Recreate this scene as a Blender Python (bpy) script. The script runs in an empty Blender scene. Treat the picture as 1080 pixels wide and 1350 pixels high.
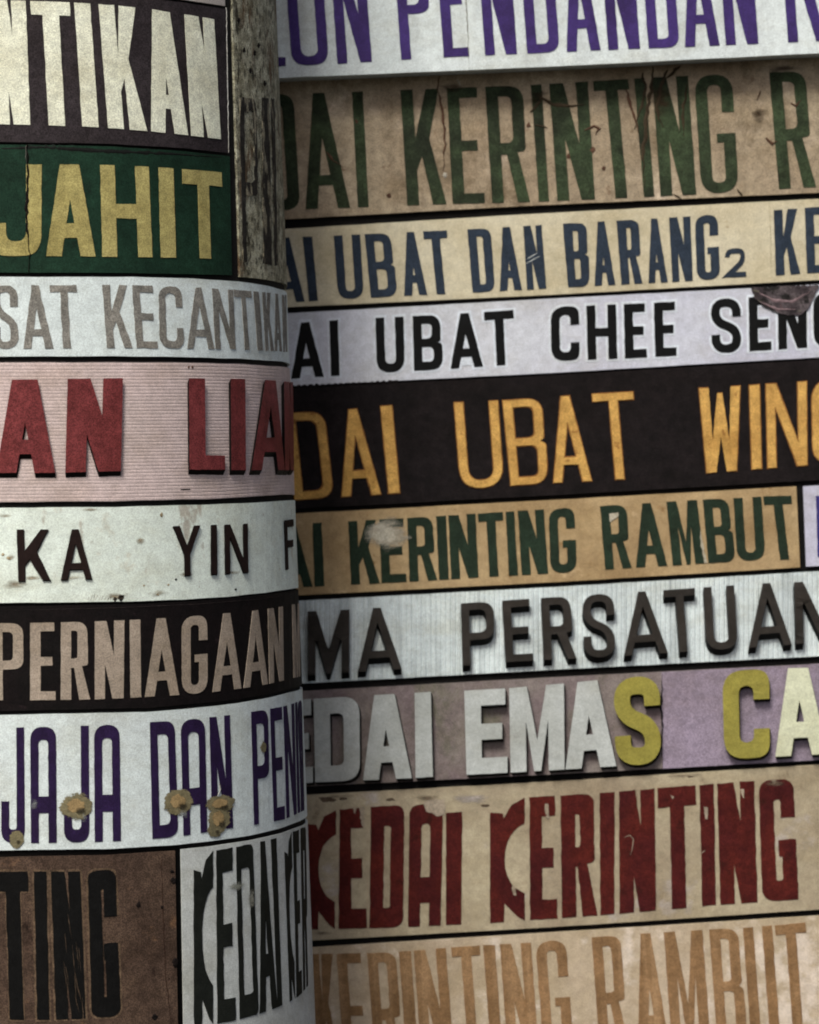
import bpy, bmesh, math, random
from mathutils import Vector, noise
from mathutils.geometry import tessellate_polygon
random.seed(7)
SC = bpy.context.scene
COL = SC.collection

# ------------------------------------------------------------------ camera
F = 3703.4; PITCH = 0.0091; ROLL = 0.0395       # focal length in photo pixels, radians
AX, AD, RAD = -0.5981, 4.7779, 0.40             # column axis (x, distance) and radius in metres
WALL_Y = 5.06                                   # face of the wall
cam = bpy.data.cameras.new('camera'); co = bpy.data.objects.new('camera', cam); COL.objects.link(co)
cam.sensor_fit = 'VERTICAL'; cam.sensor_height = 24; cam.sensor_width = 19.2
cam.lens = F/1350*24
cam.clip_start = 0.05; cam.clip_end = 200
from mathutils import Matrix
cp, sp_ = math.cos(PITCH), math.sin(PITCH); cr, sr = math.cos(ROLL), math.sin(ROLL)
fwd = Vector((0, cp, sp_)); up0 = Vector((0, -sp_, cp)); rt0 = Vector((1, 0, 0))
# world appears turned counter-clockwise by ROLL
rt = rt0*cr - up0*sr; up = rt0*sr + up0*cr
M = Matrix((rt, up, -fwd)).transposed().to_4x4()
co.matrix_world = M
cam.dof.use_dof = True; cam.dof.focus_distance = 4.55; cam.dof.aperture_fstop = 2.2
SC.camera = co

# ------------------------------------------------------------------ light
SUN_EL, SUN_AZ = math.radians(56), math.radians(203)   # azimuth: compass style, seen from the wall
w = bpy.data.worlds.new('World'); SC.world = w; w.use_nodes = True
nt = w.node_tree; bgn = nt.nodes['Background']
sky = nt.nodes.new('ShaderNodeTexSky'); sky.sky_type = 'NISHITA'; sky.sun_disc = False
sky.sun_elevation = SUN_EL; sky.sun_rotation = SUN_AZ
sky.air_density = 1.0; sky.dust_density = 6.0; sky.ozone_density = 0.0
nt.links.new(sky.outputs[0], bgn.inputs[0]); bgn.inputs[1].default_value = 0.065
sl = bpy.data.lights.new('sun', 'SUN'); so = bpy.data.objects.new('sun', sl); COL.objects.link(so)
sl.energy = 2.3; sl.angle = math.radians(16); sl.color = (1.0, 0.985, 0.91)
sd = Vector((math.sin(SUN_AZ)*math.cos(SUN_EL), math.cos(SUN_AZ)*math.cos(SUN_EL), math.sin(SUN_EL)))
so.rotation_euler = sd.to_track_quat('Z', 'Y').to_euler()
SC.view_settings.view_transform = 'Standard'; SC.view_settings.look = 'None'
SC.view_settings.exposure = 0.70; SC.view_settings.gamma = 1
SC.cycles.filter_width = 1.9

# ------------------------------------------------------------------ surfaces
def ray(px, py):
    a = px-540; b = -(py-675)
    return (rt*a + up*b + fwd*F).normalized()

class Wall:
    curved = False; off = 0.0
    def un(self, px, py):
        d = ray(px, py); t = (WALL_Y-self.off)/d.y
        return (d.x*t, d.z*t)
    def to(self, s, h, off=0.0):
        return Vector((s, WALL_Y-off, h))
class Column:
    curved = True; off = 0.0
    def un(self, px, py):
        d = ray(px, py)
        dx, dy = d.x, d.y
        A = dx*dx+dy*dy; B = -2*(AX*dx+AD*dy); Cc = AX*AX+AD*AD-(RAD+self.off)**2
        disc = B*B-4*A*Cc
        if disc < 0: disc = 0; 
        t = (-B-math.sqrt(disc))/(2*A)
        x, y, z = dx*t, dy*t, d.z*t
        th = math.atan2(x-AX, AD-y)
        return (RAD*th, z)
    def to(self, s, h, off=0.0):
        th = s/RAD; r = RAD+off
        return Vector((AX+r*math.sin(th), AD-r*math.cos(th), h))
WL, CL = Wall(), Column()

def lin(pts, x):
    if isinstance(pts, (int, float)): return pts
    if x <= pts[0][0]: i = 0
    elif x >= pts[-1][0]: i = len(pts)-2
    else:
        i = 0
        while x > pts[i+1][0]: i += 1
    (x0, y0), (x1, y1) = pts[i], pts[i+1]
    if x > pts[-1][0] or x < pts[0][0]:          # run on with the slope of the end
        pass
    return y0+(y1-y0)*(x-x0)/(x1-x0)

# ------------------------------------------------------------------ materials
def L(c):
    out = []
    for v in c[:3]:
        v = v/255
        out.append(v/12.92 if v <= .04045 else ((v+.055)/1.055)**2.4)
    lum = .25*out[0]+.6*out[1]+.15*out[2]                 # the photograph's colours taken back to paint: a little greyer, darks deeper
    k = min(1, (lum/.40))**.30
    return (*[min(.86, max(.004, (lum+(v-lum)*.86)*k*1.06)) for v in out], 1)
def mat(name, c, c2=None, mott=6, mamt=.5, grain=.10, stain=None, rough=.75, spec=.10, bump=.15, streak=None,
        wear=None, gscale=520, bscale=300, stains=()):
    """c base, c2 broad mottling, stain=(colour, scale, threshold, softness, stretch-z)"""
    m = bpy.data.materials.new(name); m.use_nodes = True
    n = m.node_tree.nodes; l = m.node_tree.links
    b = n['Principled BSDF']; b.inputs['Roughness'].default_value = rough
    b.inputs['Specular IOR Level'].default_value = spec
    tc = n.new('ShaderNodeTexCoord')
    oi = n.new('ShaderNodeObjectInfo')
    def coords(sc=(1, 1, 1), seed=0.0):
        mp = n.new('ShaderNodeMapping'); mp.inputs['Scale'].default_value = sc
        mp.inputs['Location'].default_value = (seed, seed*.7, seed*1.3)
        l.new(tc.outputs['Object'], mp.inputs[0]); return mp.outputs[0]
    def nz(scale, detail=3, sc=(1, 1, 1), seed=0.0, rough_=.6):
        t = n.new('ShaderNodeTexNoise'); t.inputs['Scale'].default_value = scale
        t.inputs['Detail'].default_value = detail; t.inputs['Roughness'].default_value = rough_
        l.new(coords(sc, seed), t.inputs['Vector']); return t.outputs[0]
    def rng(v, a, bb, c0=0.0, c1=1.0):
        r = n.new('ShaderNodeMapRange'); r.interpolation_type = 'SMOOTHSTEP'
        r.inputs[1].default_value = a; r.inputs[2].default_value = bb
        r.inputs[3].default_value = c0; r.inputs[4].default_value = c1
        l.new(v, r.inputs[0]); return r.outputs[0]
    def mix(f, A, B, mode='MIX'):
        x = n.new('ShaderNodeMix'); x.data_type = 'RGBA'; x.blend_type = mode
        if isinstance(f, float): x.inputs[0].default_value = f
        else: l.new(f, x.inputs[0])
        for k, v in ((6, A), (7, B)):
            if isinstance(v, tuple): x.inputs[k].default_value = v
            else: l.new(v, x.inputs[k])
        return x.outputs[2]
    sd_ = sum(map(ord, name)) % 97; grain = min(.42, max(grain*2.2, .14))
    cur = L(c)
    if c2: cur = mix(rng(nz(mott, 5, seed=sd_), .5-.22*(2-mamt), .5+.2*(2-mamt)), cur, L(c2))
    allst = ([stain] if stain else [])+list(stains)
    for k, (sc_, ss, th, soft, st) in enumerate(allst):
        cur = mix(rng(nz(ss, 6, sc=(1, 1, st), seed=sd_+11+7*k, rough_=.65), th, th+soft, 0, .85), cur, L(sc_))
    if streak:
        (sc_, ss, amt) = streak
        cur = mix(rng(nz(ss, 4, sc=(1, 1, .04), seed=sd_+31), .45, .75, 0, amt), cur, L(sc_))
    if wear:
        (sc_, ss, th) = wear
        cur = mix(rng(nz(ss, 8, seed=sd_+51, rough_=.75), th, th+.06, 0, .8), cur, L(sc_))
    # thin uneven grime
    cur = mix(rng(nz(9, 6, sc=(.6, 1, 1.3), seed=sd_+71, rough_=.7), .44, .68, 0, .55), cur, mix(1.0, cur, (.74, .70, .62, 1), 'MULTIPLY'))
    # paper and paint grain
    g1 = rng(nz(gscale, 2, seed=3.3), .36, .64, 1-grain, 1+grain)
    g2 = rng(nz(60, 6, seed=9.1, rough_=.75), .32, .68, 1-grain*.7, 1+grain*.7)
    mm = n.new('ShaderNodeMath'); mm.operation = 'MULTIPLY'; l.new(g1, mm.inputs[0]); l.new(g2, mm.inputs[1])
    cc = n.new('ShaderNodeCombineColor')
    for k in range(3): l.new(mm.outputs[0], cc.inputs[k])
    cur = mix(1.0, cur, cc.outputs[0], 'MULTIPLY')
    if isinstance(cur, tuple): b.inputs['Base Color'].default_value = cur
    else: l.new(cur, b.inputs['Base Color'])
    if bump:
        bp = n.new('ShaderNodeBump'); bp.inputs['Strength'].default_value = bump; bp.inputs['Distance'].default_value = .002
        l.new(nz(bscale, 6, seed=1.7, rough_=.7), bp.inputs['Height']); l.new(bp.outputs[0], b.inputs['Normal'])
    return m

# ------------------------------------------------------------------ object helpers
def link(o, parent=None):
    COL.objects.link(o)
    if parent is not None: o.parent = parent
    return o
def mesh_obj(name, bm, mats, parent=None, smooth=False):
    me = bpy.data.meshes.new(name); bm.normal_update(); bm.to_mesh(me); bm.free()
    for m in (mats if isinstance(mats, (list, tuple)) else [mats]): me.materials.append(m)
    if smooth:
        for p in me.polygons: p.use_smooth = True
    return link(bpy.data.objects.new(name, me), parent)
def thing(name, label, cat, loc=(0, 0, 0), group=None):
    o = bpy.data.objects.new(name, None); o.location = loc; o.empty_display_size = .1
    link(o); o['label'] = label; o['category'] = cat
    if group: o['group'] = group
    return o

# ------------------------------------------------------------------ the lettering: outlines in a W x H box
def fil(pts, n=6):
    """closed outline; each point (x, y[, radius]) rounded"""
    out = []; N = len(pts)
    for i, p in enumerate(pts):
        r = p[2] if len(p) > 2 else 0
        P = Vector(p[:2])
        if r <= 1e-6: out.append(P); continue
        A = Vector(pts[i-1][:2])-P; B = Vector(pts[(i+1) % N][:2])-P
        ra = min(r, A.length*.499); rb = min(r, B.length*.499); r2 = min(ra, rb)
        a = P+A.normalized()*r2; b = P+B.normalized()*r2
        for k in range(n+1):
            t = k/n; out.append(a*(1-t)**2+P*2*t*(1-t)+b*t*t)
    return out
def filo(pts, n=7):
    """open centre line with rounded corners"""
    out = [Vector(pts[0][:2])]
    for i in range(1, len(pts)-1):
        p = pts[i]; P = Vector(p[:2]); r = p[2] if len(p) > 2 else 0
        if r <= 1e-6: out.append(P); continue
        A = Vector(pts[i-1][:2])-P; B = Vector(pts[i+1][:2])-P
        la = A.length*(.999 if i == 1 else .5); lb = B.length*(.999 if i == len(pts)-2 else .5)
        r2 = min(r, la, lb)
        a = P+A.normalized()*r2; b = P+B.normalized()*r2
        for k in range(n+1):
            t = k/n; out.append(a*(1-t)**2+P*2*t*(1-t)+b*t*t)
    out.append(Vector(pts[-1][:2]))
    res = [out[0]]
    for p in out[1:]:
        if (p-res[-1]).length > 2e-4: res.append(p)
    return res
def stroke(c, s, b):
    """outline of a brush stroke along c: s wide where it runs up, b thick where it runs across"""
    le, ri = [], []
    N = len(c)
    for i, P in enumerate(c):
        d0 = (c[i]-c[i-1]).normalized() if i else None
        d1 = (c[i+1]-c[i]).normalized() if i < N-1 else None
        if d0 is None: d0 = d1
        if d1 is None: d1 = d0
        n0 = Vector((-d0.y*s/2, d0.x*b/2)); n1 = Vector((-d1.y*s/2, d1.x*b/2))
        if (d0-d1).length < .25: o = (n0+n1)/2
        else:                                    # mitre of a hard corner
            den = d0.x*d1.y-d0.y*d1.x
            if abs(den) < .1: o = (n0+n1)/2
            else:
                w_ = n1-n0; t = (w_.x*d1.y-w_.y*d1.x)/den; o = n0+d0*t
        le.append(P+o); ri.append(P-o)
    return le+ri[::-1]
def glyph(ch, W, H, s, b, rnd=1.0, style=''):
    """list of loops (outer first, then holes)"""
    V = Vector
    s = min(s, W*.46)
    if ch in 'NA' : s = min(s, W*(.42 if style else .35))
    R = W*.42*rnd; h = s/2; k = b/2
    if ch == 'I': return [fil([(0, 0), (0, H), (W, H), (W, 0)])]
    if ch == 'T': return [fil([((W-s)/2, 0), ((W-s)/2, H-b), (0, H-b), (0, H), (W, H), (W, H-b), ((W+s)/2, H-b), ((W+s)/2, 0)])]
    if ch == 'L': return [fil([(0, 0), (0, H), (s, H), (s, b), (W, b), (W, 0)])]
    if ch == 'E':
        m = .5*H
        return [fil([(0, 0), (0, H), (W*.96, H), (W*.96, H-b), (s, H-b), (s, m+k), (W*.88, m+k), (W*.88, m-k), (s, m-k), (s, b), (W, b), (W, 0)])]
    if ch == 'F':
        m = .52*H
        return [fil([(0, 0), (0, H), (W, H), (W, H-b), (s, H-b), (s, m+k), (W*.85, m+k), (W*.85, m-k), (s, m-k), (s, 0)])]
    if ch == 'H':
        m = .5*H
        return [fil([(0, 0), (0, H), (s, H), (s, m+k), (W-s, m+k), (W-s, H), (W, H), (W, 0), (W-s, 0), (W-s, m-k), (s, m-k), (s, 0)])]
    if ch == 'N':
        d = min(s*1.12, W*.48); y = H*s*.97/(W-d)
        y = min(y, H*.72)
        return [fil([(0, 0), (0, H), (d, H), (W-s, y), (W-s, H), (W, H), (W, 0), (W-d, 0), (s, H-y), (s, 0)])]
    if ch == 'M':
        d = min(s*1.1, W*.4)
        return [fil([(0, 0), (0, H), (d, H), (W/2, H*.36), (W-d, H), (W, H), (W, 0), (W-s, 0), (W-s, H*.60), (W/2+s*.22, 0), (W/2-s*.22, 0), (s, H*.60), (s, 0)])]
    if ch == 'W':
        return [fil([(W*.13, 0), (0, H), (s*.95, H), (W*.30, H*.36), (W*.44, H*.93), (W*.56, H*.93), (W*.71, H*.36), (W-s*.95, H), (W, H), (W*.87, 0), (W*.63, 0), (W*.5, H*.42), (W*.37, 0)])]
    if ch == 'Y':
        return [fil([((W-s)/2, 0), ((W-s)/2, H*.42), (0, H), (s*1.15, H), (W/2, H*.60), (W-s*1.15, H), (W, H), ((W+s)/2, H*.42), ((W+s)/2, 0)])]
    if ch == 'A' and style == 'round':
        yb = H*.40
        return [fil([(0, 0), (0, H, R*1.15), (W, H, R*1.15), (W, 0), (W-s, 0), (W-s, yb-b*1.3), (s, yb-b*1.3), (s, 0)]),
                fil([(s, yb), (W-s, yb), (W-s, H-b, R*.5), (s, H-b, R*.5)])]
    if ch == 'A':
        t = s*.95 if style != 'bold' else s*1.25
        m = (W-t)/(2*H); ya = (W/2-s)/m; ya = min(ya, H-b*.7)
        yb = H*.20; 
        if ya < yb+b*1.25: yb = max(H*.08, ya-b*1.9)
        xi = lambda y: s+(W/2-s)*(y/ya)
        return [fil([(0, 0), ((W-t)/2, H), ((W+t)/2, H), (W, 0), (W-s, 0), (W-xi(yb), yb), (xi(yb), yb), (s, 0)]),
                fil([(xi(yb+b), yb+b), (W-xi(yb+b), yb+b), (W/2, ya)])]
    if ch == 'D': return [fil([(0, 0), (0, H), (W, H, R), (W, 0, R)]), fil([(s, b), (W-s, b, R*.55), (W-s, H-b, R*.55), (s, H-b)])]
    if ch == 'O': return [fil([(0, 0, R), (0, H, R), (W, H, R), (W, 0, R)]), fil([(s, b, R*.6), (W-s, b, R*.6), (W-s, H-b, R*.6), (s, H-b, R*.6)])]
    if ch == 'P':
        y = H*.40
        return [fil([(0, 0), (0, H), (W, H, R), (W, y, R), (s, y), (s, 0)]), fil([(s, y+b), (W-s, y+b, R*.5), (W-s, H-b, R*.5), (s, H-b)])]
    if ch == 'R':
        y = H*.44; W1 = W*.95
        return [fil([(0, 0), (0, H), (W1, H, R), (W1, y, R*.9), (W*.74, y-.01*H), (W, 0), (W-s*1.02, 0), (max(s*1.12, W*.46), y-.03*H), (s, y-.03*H), (s, 0)]),
                fil([(s, y+b*.8), (W1-s, y+b*.8, R*.5), (W1-s, H-b, R*.5), (s, H-b)])]
    if ch == 'B':
        y = H*.5; W1 = W*.95
        return [fil([(0, 0), (0, H), (W1, H, R), (W1, y+.03*H, R*.7), (W1-W*.10, y), (W, y-.03*H, R*.7), (W, 0, R)]),
                fil([(s, y+k), (W1-s, y+k, R*.4), (W1-s, H-b, R*.4), (s, H-b)]),
                fil([(s, b), (W-s, b, R*.4), (W-s, y-k, R*.4), (s, y-k)])]
    R2 = W*.5*rnd; Ri = max(0, R2-s*.62); Rj = R2
    if ch == 'U': return [fil([(0, H), (0, 0, R2), (W, 0, R2), (W, H), (W-s, H), (W-s, b, Ri), (s, b, Ri), (s, H)][::-1])]
    if ch == 'J': return [fil([(W, H), (W, 0, R2), (0, 0, R2), (0, H*.36), (s, H*.36), (s, b, Ri), (W-s, b, Ri), (W-s, H)])]
    if ch == 'C': return [fil([(W, H*.66), (W, H, R2), (0, H, R2), (0, 0, R2), (W, 0, R2), (W, H*.33), (W-s, H*.33), (W-s, b, Ri), (s, b, Ri), (s, H-b, Ri), (W-s, H-b, Ri), (W-s, H*.66)])]
    if ch == 'G':
        g = min(W*.50, W-s*1.12)
        lo = (W, 0) if style == 'round' else (W, 0, R2)
        return [fil([(W, H*.68), (W, H, R2), (0, H, R2), (0, 0, R2), lo, (W, H*.50), (g, H*.50), (g, H*.50-b*.85), (W-s, H*.50-b*.85), (W-s, b, Ri), (s, b, Ri), (s, H-b, Ri), (W-s, H-b, Ri), (W-s, H*.68)])]
    if ch == 'S': return [stroke(filo([(W-h, H*.66), (W-h, H-k, R2), (h, H-k, R2), (h, H*.585, R2), (W-h, H*.415, R2), (W-h, k, R2), (h, k, R2), (h, H*.34)], 8), s, b)]
    if ch == '2': return [stroke(filo([(h, H*.70), (h*1.1, H-k, R2), (W-h, H-k, R2), (W-h, H*.56, R2*.8), (h*1.2, k), (W, k)]), s, b)]
    if ch == 'K' and style in ('round', 'stencil'):
        P = [V((0, 0)), V((0, H*.90)), V((.36*W, H*.885)), V((.40*W, H*.84)), V((.62*W, H*.95)), V((W, H))]
        P += [V((W, H*.79))]
        for q in range(1, 12):
            a = math.pi/2+math.pi*q/12; P.append(V((W+.58*W*math.cos(a), H*.51+H*.27*math.sin(a))))
        P += [V((W, H*.22)), V((W, 0)), V((.80*W, H*.035)), V((.42*W, H*.15)), V((.40*W, 0))]
        return [P]
    if ch == 'K':
        return [fil([(0, 0), (0, H), (s, H), (s, H*.58), (W-s*1.2, H), (W*.97, H), (W*.60 if s < .3*W else W*.66, H*.575), (W, 0), (W-s*1.12, 0), (s+(W-s)*.20, H*.42), (s, H*.30), (s, 0)])]
    raise KeyError(ch)

def letter(parent, S, ch, q, base, depth, s, b, mats, rnd=1., style='', drop=0., dside=0., jit=.25, name='letter', label=None, org=None):
    """q: four picture corners tl,tr,br,bl.  base: how far the board's face stands off.  s, b in photo pixels."""
    c = [S.un(*p) for p in q]                              # to coordinates on the real surface
    W = ((c[1][0]-c[0][0])+(c[2][0]-c[3][0]))/2; H = ((c[0][1]-c[3][1])+(c[1][1]-c[2][1]))/2
    wpx = ((q[1][0]-q[0][0])+(q[2][0]-q[3][0]))/2
    hpx = ((q[3][1]-q[0][1])+(q[2][1]-q[1][1]))/2
    hscale = hpx/H
    sw = s*W/wpx if isinstance(s, (int, float)) and not S.curved else s*0.00121
    if S.curved: sw = s*.00118
    sw = min(sw, W*.46)
    loops = glyph(ch, W, H, sw, b/hscale, rnd, style)
    def place(p):
        u = p.x/W; v = p.y/H
        a = (c[3][0]*(1-u)+c[2][0]*u, c[3][1]*(1-u)+c[2][1]*u); t = (c[0][0]*(1-u)+c[1][0]*u, c[0][1]*(1-u)+c[1][1]*u)
        return (a[0]*(1-v)+t[0]*v, a[1]*(1-v)+t[1]*v)
    seed = random.random()*100
    dense = []
    for lp in loops:
        out = []
        for i, p in enumerate(lp):
            p2 = lp[(i+1) % len(lp)]; d = (p2-p).length
            nseg = max(1, min(14, int(d/.009)))
            for k in range(nseg):
                z = p.lerp(p2, k/nseg); x, y = place(z)
                j = jit*.00135
                nx = noise.noise(Vector((x*70+seed, y*70, 0)))*j*1.6+noise.noise(Vector((x*260+seed, y*260, 3)))*j*1.3
                ny = noise.noise(Vector((x*70+seed, y*70, 7)))*j*1.6+noise.noise(Vector((x*260+seed, y*260, 11)))*j*1.3
                out.append(Vector((x+nx, y+ny, 0)))
        dense.append(out)
    flat = [v for lp in dense for v in lp]
    tris = tessellate_polygon(dense)
    bm = bmesh.new()
    vs = [bm.verts.new(v) for v in flat]
    for t in tris:
        try: 
            f = bm.faces.new([vs[i] for i in t])
        except ValueError: pass
    bmesh.ops.recalc_face_normals(bm, faces=bm.faces)
    if bm.faces and sum(f.normal.z*f.calc_area() for f in bm.faces) < 0: bmesh.ops.reverse_faces(bm, faces=bm.faces)
    if S.curved:
        xs = [v.x for v in flat]; x = min(xs)+.011
        while x < max(xs):
            bmesh.ops.bisect_plane(bm, geom=bm.verts[:]+bm.edges[:]+bm.faces[:], plane_co=(x, 0, 0), plane_no=(1, 0, 0)); x += .011
    bm.edges.ensure_lookup_table()
    bound = [e for e in bm.edges if len(e.link_faces) == 1]
    back = {}
    coords = {v: v.co.copy() for v in bm.verts}
    for e in bound:
        for v in e.verts:
            if v not in back:
                nv = bm.verts.new(v.co); back[v] = nv
    for e in bound:
        f = e.link_faces[0]; lo = [lp_ for lp_ in f.loops if lp_.edge == e][0]
        a = lo.vert; bb = lo.link_loop_next.vert
        try:
            nf = bm.faces.new([bb, a, back[a], back[bb]]); nf.material_index = 1 if len(mats) > 1 else 0
        except ValueError: pass
    O = org
    for v, c0 in coords.items(): v.co = S.to(c0.x, c0.y, base+depth)-O
    for v, nv in back.items():
        c0 = coords[v]; nv.co = S.to(c0.x+dside, c0.y-drop, base-.0004)-O  # back outline shifted so raised letters show sides coloured as shade
    if depth > .003:                                  # the face's arris is eased, as on any cut letter
        fr = [e for e in bm.edges if e.verts[0] in coords and e.verts[1] in coords and len(e.link_faces) == 2 and len({f.material_index for f in e.link_faces}) == 2]
        if fr: bmesh.ops.bevel(bm, geom=fr, offset=min(.0011, depth*.4), segments=1, affect='EDGES', clamp_overlap=True, material=0)
    o = mesh_obj(name, bm, mats, parent)
    if label: o['label'] = label
    return o

def board(parent, S, top, bot, xl, xr, t, m, org, rib=None, name='board', extl=0, extr=0, nu=None, wob=.25):
    """panel between two picture curves; xl, xr (top, bottom) picture x of its ends; ext: metres run on past them"""
    if not isinstance(xl, tuple): xl = (xl, xl)
    if not isinstance(xr, tuple): xr = (xr, xr)
    nu = nu or (56 if S.curved else 30)
    T, Bt = [], []
    for i in range(nu+1):
        u = i/nu
        x = xl[0]+(xr[0]-xl[0])*u; T.append(S.un(x, lin(top, x)))
        x = xl[1]+(xr[1]-xl[1])*u; Bt.append(S.un(x, lin(bot, x)))
    if extl:
        n = max(1, int(extl/.03))
        a, b_ = T[0], Bt[0]; sl_a = (T[1][1]-a[1])/max(1e-6, T[1][0]-a[0])*.0
        T = [(a[0]-extl*(n-k)/n, a[1]) for k in range(n)]+T; Bt = [(b_[0]-extl*(n-k)/n, b_[1]) for k in range(n)]+Bt
    if extr:
        n = max(1, int(extr/.03)); a, b_ = T[-1], Bt[-1]
        T = T+[(a[0]+extr*k/n, a[1]) for k in range(1, n+1)]; Bt = Bt+[(b_[0]+extr*k/n, b_[1]) for k in range(1, n+1)]
    bm = bmesh.new()
    if rib and rib[0] == 'v':                              # upright corrugation
        pitch, amp = rib[1], rib[2]
        L0, L1 = T[0][0], T[-1][0]; n = int((L1-L0)/pitch*4)
        T2, B2 = [], []
        for i in range(n+1):
            u = i/n*(len(T)-1); k = min(int(u), len(T)-2); f = u-k
            T2.append((T[k][0]*(1-f)+T[k+1][0]*f, T[k][1]*(1-f)+T[k+1][1]*f)); B2.append((Bt[k][0]*(1-f)+Bt[k+1][0]*f, Bt[k][1]*(1-f)+Bt[k+1][1]*f))
        T, Bt = T2, B2
    rows = 2
    if rib and rib[0] == 'h': rows = int((T[0][1]-Bt[0][1])/rib[1]*4)
    N = len(T); G = []
    for j in range(rows+1):
        v = j/rows; r = []
        for i in range(N):
            s_ = Bt[i][0]*(1-v)+T[i][0]*v; h_ = Bt[i][1]*(1-v)+T[i][1]*v
            if j in (0, rows): h_ += noise.noise(Vector((s_*25, h_*9, 2)))*.0011*wob*4*.5
            o_ = t
            if rib:
                kk = (i if rib[0] == 'v' else j) % 4
                o_ = t-(rib[2] if kk == 0 else (rib[2]*.15 if kk == 2 else 0))
            r.append(bm.verts.new(S.to(s_, h_, o_)-org))
        G.append(r)
    for j in range(rows):
        for i in range(N-1):
            bm.faces.new([G[j][i], G[j][i+1], G[j+1][i+1], G[j+1][i]])
    # edges and back
    ring = [G[0][i] for i in range(N)]+[G[j][N-1] for j in range(1, rows+1)]+[G[rows][i] for i in range(N-2, -1, -1)]+[G[j][0] for j in range(rows-1, 0, -1)]
    bk = []
    for v in ring:
        p = v.co+org
        if S.curved:
            d = Vector((p.x-AX, p.y-AD, 0)); r_ = d.length; q = Vector((AX, AD, p.z))+d*((RAD+.0006)/r_)
        else: q = Vector((p.x, WALL_Y-.0006, p.z))
        bk.append(bm.verts.new(q-org))
    n = len(ring)
    for i in range(n): bm.faces.new([ring[(i+1) % n], ring[i], bk[i], bk[(i+1) % n]])
    return mesh_obj(name, bm, m, parent)

def blob(parent, S, cx, cy, rx, ry, base, th, m, org, name='torn_patch', rough_=.45, n=38, seed=0, label=None, dome=.5):
    """a ragged flake or patch lying on a board, thicker in its middle"""
    bm = bmesh.new(); rings = []
    for k, (f, hgt) in enumerate(((1, 0), (.96, .35), (.78, .6), (.5, .9), (.22, .7))):
        r = []
        for i in range(n):
            a = 2*math.pi*i/n
            d = 1+rough_*noise.noise(Vector((math.cos(a)*1.7+seed, math.sin(a)*1.7, seed)))+rough_*.6*noise.noise(Vector((math.cos(a)*5+seed, math.sin(a)*5, seed+4)))
            x = cx+rx*d*f*math.cos(a); y = cy+ry*d*f*math.sin(a)
            s_, h_ = S.un(x, y)
            hh = th*hgt*(1+.8*noise.noise(Vector((x*.25, y*.25, seed)))) if k else -.0004
            r.append(bm.verts.new(S.to(s_, h_, base+hh)-org))
        rings.append(r)
    for a, b_ in zip(rings, rings[1:]):
        for i in range(n): bm.faces.new([a[i], b_[i], b_[(i+1) % n], a[(i+1) % n]])
    bm.faces.new(rings[-1][::-1])
    bmesh.ops.recalc_face_normals(bm, faces=bm.faces)
    o = mesh_obj(name, bm, m, parent)
    if label: o['label'] = label
    return o
def ribbon(parent, S, pts, wd, base, th, m, org, name='scratch', label=None, seed=0):
    """an uneven line (scratch, crack, drip) along picture points"""
    P = []
    for (x0, y0), (x1, y1) in zip(pts, pts[1:]):
        n = max(2, int(math.hypot(x1-x0, y1-y0)/5))
        for k in range(n): P.append((x0+(x1-x0)*k/n, y0+(y1-y0)*k/n))
    P.append(pts[-1]); bm = bmesh.new(); pr = None; n = len(P)
    for i, (x, y) in enumerate(P):
        j = min(i+1, n-1); k = max(i-1, 0); dx, dy = P[j][0]-P[k][0], P[j][1]-P[k][1]; d = math.hypot(dx, dy) or 1
        nz_ = noise.noise(Vector((x*.13+seed, y*.13, seed)))
        ww = wd*(.25+.75*math.sin(math.pi*min(1, (i+.6)/(n*.9))))*(1+.9*noise.noise(Vector((x*.3, y*.3, seed+5))))/2
        x += nz_*wd*.7; cr_ = []
        for sg, hh in ((-1, -.0004), (0, th), (1, -.0004)):
            s_, h_ = S.un(x-dy/d*ww*sg, y+dx/d*ww*sg); cr_.append(bm.verts.new(S.to(s_, h_, base+hh)-org))
        if pr:
            for q in range(2): bm.faces.new([pr[q], pr[q+1], cr_[q+1], cr_[q]])
        pr = cr_
    bmesh.ops.recalc_face_normals(bm, faces=bm.faces)
    if bm.faces and sum(f.normal.y for f in bm.faces) > 0: bmesh.ops.reverse_faces(bm, faces=bm.faces)
    o = mesh_obj(name, bm, m, parent)
    if label: o['label'] = label
    return o

# ------------------------------------------------------------------ the setting: ground, wall, column
black = mat('black_render', (26, 26, 28), (38, 36, 35), mott=9, rough=.85, bump=.5)
groundm = mat('asphalt', (62, 62, 62), (74, 72, 70), mott=3, rough=.9, bump=.5)
bm = bmesh.new(); r = [bm.verts.new(v) for v in ((-40, -40, -1.6), (40, -40, -1.6), (40, 40, -1.6), (-40, 40, -1.6))]; bm.faces.new(r)
g = mesh_obj('ground', bm, groundm); g['kind'] = 'structure'
bm = bmesh.new()
bmesh.ops.create_cube(bm, size=1, matrix=Matrix.Translation((0.35, WALL_Y+.15, 0.1))@Matrix.Diagonal((3.6, .30, 3.4, 1)))
o = mesh_obj('wall', bm, black); o['label'] = 'black wall showing as thin gaps between the sign boards on the right'; o['category'] = 'wall'
bm = bmesh.new(); NS = 192; rb, rt_ = [], []
for i in range(NS):
    a = 2*math.pi*i/NS
    rb.append(bm.verts.new((RAD*math.cos(a), RAD*math.sin(a), 0))); rt_.append(bm.verts.new((RAD*math.cos(a), RAD*math.sin(a), 3.4)))
for i in range(NS): bm.faces.new([rb[i], rb[(i+1) % NS], rt_[(i+1) % NS], rt_[i]])
bm.faces.new(rt_); bm.faces.new(rb[::-1])
o = mesh_obj('column', bm, black); o.location = (AX, AD, -1.599)
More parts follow.
